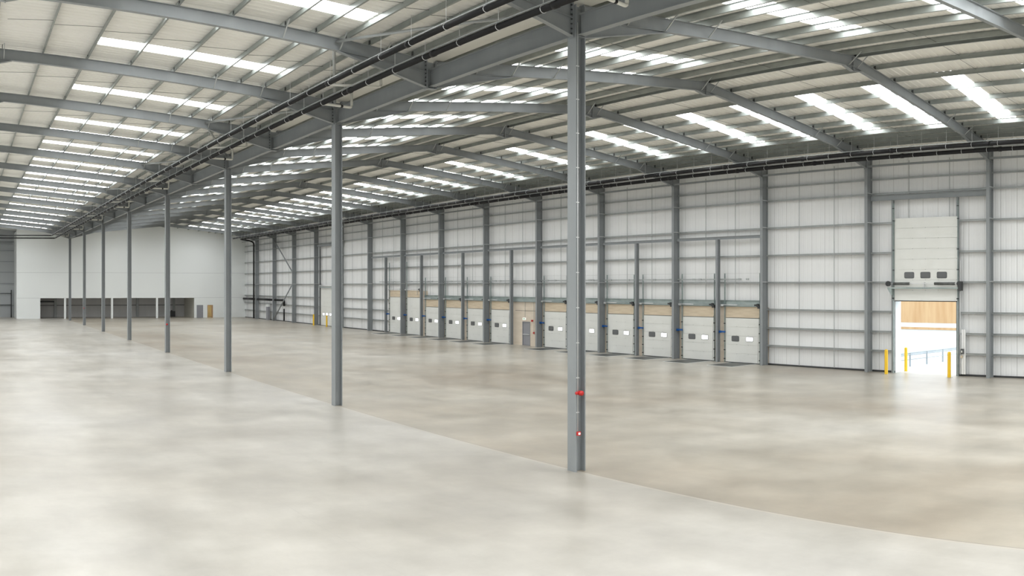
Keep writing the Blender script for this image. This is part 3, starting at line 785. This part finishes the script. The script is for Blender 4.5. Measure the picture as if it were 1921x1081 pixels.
# ---------------------------------------------------------------- office block with undercroft (far end)
XU0, XU1, ZU = 11.90, 37.30, 3.30
def roofz(x): return ztop(x) + SH - .01
ow = MB(); t = .25
def wslab(x0, x1, z0, z1a, z1b):
    ow.hexa([(x0, YO, z0), (x1, YO, z0), (x1, YO + t, z0), (x0, YO + t, z0)], [(x0, YO, z1a), (x1, YO, z1b), (x1, YO + t, z1b), (x0, YO + t, z1a)])
wslab(XO, XU0, 0, ZU, ZU); 
OD0, OD1 = 39.55, 40.50        # open door in the white wall
wslab(XU1, OD0, 0, ZU, ZU); wslab(OD1, XW, 0, ZU, ZU); wslab(OD0, OD1, 2.1, ZU, ZU)
wslab(XO, D, ZU, roofz(XO), roofz(D)); wslab(D, XR, ZU, roofz(D), roofz(XR)); wslab(XR, XW, ZU, roofz(XR), roofz(XW))
ow.box(XO, XO + t, YO + t, YE, 0, roofz(XO) - .5)
struct(ow.build('wall_back', M['white']))
js = MB().box(XO, XW - .3, YO - .004, YO + .002, 7.38, 7.41).box(XO, XU0, YO - .004, YO + .002, 3.30, 3.33).box(XU1, XW - .3, YO - .004, YO + .002, 3.30, 3.33)
struct(js.build('trim_5', mat('panel_joint', (0.45, 0.47, 0.47), .7)))
struct(MB().box(XU0, XU1, YO + t, YE, ZU, ZU + .2).build('ceiling', M['white']))
struct(MB().box(XU1, XU1 + .15, YO + t, YE, 0, ZU).box(XU0 - .15, XU0, YO + t, YE, 0, ZU).build('wall_undercroft', mat('pale_block', (0.56, 0.55, 0.50), .7)))
struct(MB().box(XU0, XU1, YE - .4, YE - .25, 0, ZU).build('wall_rear', M['darkwall']))
for x, lb in ((15.9, 'left'), (23.55, 'middle'), (31.0, 'right')):
    tag(MB().box(x - .16, x + .16, YO + .0, YO + .3, 0, ZU).build('undercroft_pillar', M['white']), 'slim white pillar under the far white block, %s one of three' % lb, 'pillar')
for x, lb in ((15.0, 'left'), (29.0, 'middle'), (35.4, 'right')):
    tag(MB().box(x - .2, x + .2, YE - .75, YE - .45, 0, ZU).build('undercroft_column', M['greyclad']), 'grey column on the dark rear wall of the undercroft, %s one' % lb, 'column')
tag(MB().box(XU0, XU1, YE - .48, YE - .42, 1.95, 2.05).build('service_rail', M['frame']), 'dark horizontal rail along the rear of the undercroft', 'rail')
tag(MB().box(XU0 + .05, 15, YE - .6, YE - .45, 2.5, 2.75).build('cable_tray', M['darksteel']), 'black cable tray at the left end of the undercroft', 'cable tray')
tag(MB().box(34.6, 35.5, YE - 1.2, YE - .8, 0, .95).box(34.75, 35.0, YE - 1.15, YE - .85, .95, 1.1).build('black_machine', M['darksteel']), 'small dark machine standing at the right end of the undercroft', 'machine')
# grey closed door and open door with lit lobby
e = empty('door_16', (38.25, YO, 0)); struct(e, 'closed grey door in the far white wall')
MB().box(-.55, .55, -.04, .0, .01, 2.1).build('door_leaf', M['greydoor'], e)
MB().tube([(.42, -.09, 1.0), (.30, -.09, 1.0)], .012, 6).build('door_handle', M['bracket'], e, True)
e = empty('door_17', ((OD0 + OD1) / 2, YO, 0)); struct(e, 'open timber framed doorway to a warmly lit lobby in the far white wall')
w2 = (OD1 - OD0) / 2
MB().box(-w2, -w2 + .08, -.03, t + .02, 0, 2.1).box(w2 - .08, w2, -.03, t + .02, 0, 2.1).box(-w2 + .08, w2 - .08, -.03, t + .02, 2.02, 2.1).build('door_frame', M['wood'], e)
MB().box(w2 - .26, w2 - .08, .0, .05, .02, 2.0).build('door_leaf', M['wood'], e)
lob = mat('cream_lobby_wall', (0.80, 0.72, 0.52), .7)
lb_ = MB(); lx0, lx1, ly0, ly1 = OD0 - .8, OD1 + .8, YO + t + .02, YO + 4
lb_.box(lx0 - .05, lx0, ly0, ly1, 0, 2.6).box(lx1, lx1 + .05, ly0, ly1, 0, 2.6).box(lx0, lx1, ly1, ly1 + .05, 0, 2.6).box(lx0, lx1, ly0, ly1, 2.6, 2.65)
struct(lb_.build('wall_lobby', lob))
o = MB().box(39.6, 40.5, YO + 1.6, YO + 2.2, 2.55, 2.59).build('lobby_lamp', M['lamp']); tag(o, 'warm ceiling lamp inside the open far doorway', 'lamp')

# ---------------------------------------------------------------- other walls (left, rear, behind the camera)
struct(MB().box(XLW - .3, XLW, YB, YE, 0, ztop(XLW, XL) + .4).build('wall_left', M['liner']))
struct(MB().box(XLW - .3, XW + .3, YB - .3, YB, 0, ZR + .4).build('wall_front', M['liner']))
struct(MB().box(XLW, XO, YE, YE + .25, 0, ZR + .4).box(XO, XW + .3, YE, YE + .25, 0, ZR + .4).build('wall_rear', M['greyclad']))
for z in (1.9, 5.6, 7.5, 9.3, 11.1): 
    tag(MB().box(XLW, XO - .02, YE - .12, YE - .02, z, z + .12).build('side_rail', M['steel']), 'horizontal rail on the grey rear wall at the left edge, %s from the floor' % ORD[int((z - 1) / 2)], 'wall rail')
tag(MB().box(XLW, XO - .3, YE - .5, YE - .2, 12.3, 12.55).build('rear_tie', M['steel']), 'dark tie beam high on the rear wall at the left photo edge', 'beam')
e = empty('sprinkler_riser', (7.6, YE - .4, 0), 'dark vertical riser pipe with side branches at the left edge', 'pipe')
MB().tube([(0, 0, 0), (0, 0, 4.6)], .09, 10).build('riser', M['darksteel'], e, True)
MB().tube([(0, 0, 4.0), (-2.5, 0, 4.0)], .06, 8).build('branch', M['darksteel'], e, True)
MB().tube([(0, 0, 2.1), (-1.9, 0, 2.1)], .05, 8).build('branch', M['darksteel'], e, True)

# ---------------------------------------------------------------- yard outside the open door
struct(MB().box(XW + .5, 140, -60, 120, -.34, -.04).build('floor', M['tarmac']))
struct(MB().box(XW + .35, XW + 2.2, Y1o - 1.5, Y2o + 1.5, -.06, -.01).build('floor', M['tarmac']))
e = empty('timber_clad_building', (80, 34, 0), 'timber clad building across the yard, seen through the open door', 'building')
MB().box(0, 6, -30, 40, 1.45, 9).build('timber_wall', M['fence'], e)
MB().box(-.1, .0, -30, 40, .75, 1.0).build('timber_rail', M['fence'], e)
MB().box(0.05, 6, -30, 40, -.04, 1.45).build('plinth', M['white'], e)
e = empty('crash_barrier', (49.5, 26.2, 0), 'galvanised crash barrier along the yard outside the open door', 'barrier')
zz = [(0, .92), (.03, .86), (0, .80), (.03, .74), (0, .68)]
dirv = Vector((6.4, -.85, 0)).normalized(); nrm = Vector((-dirv.y, dirv.x, 0))
mb = MB()
for (d0, z0), (d1, z1) in zip(zz, zz[1:]):
    a = nrm * -d0; b = nrm * -d1; e1 = dirv * 14
    mb.hexa([(a.x, a.y, z0), (b.x, b.y, z1), (b.x + nrm.x * .01, b.y + nrm.y * .01, z1), (a.x + nrm.x * .01, a.y + nrm.y * .01, z0)],
            [(a.x + e1.x, a.y + e1.y, z0), (b.x + e1.x, b.y + e1.y, z1), (b.x + e1.x + nrm.x * .01, b.y + e1.y + nrm.y * .01, z1), (a.x + e1.x + nrm.x * .01, a.y + e1.y + nrm.y * .01, z0)])
mb.build('barrier_beam', M['rail'], e)
p1 = dirv * 14
MB().tube([(0, 0, .42), (p1.x, p1.y, .42)], .03, 8).build('lower_rail', M['rail'], e, True)
for j in range(7):
    q = dirv * (1 + 2 * j); MB().box(q.x + .03, q.x + .11, q.y - .05, q.y + .05, -.04, .85).build('barrier_post', M['rail'], e)
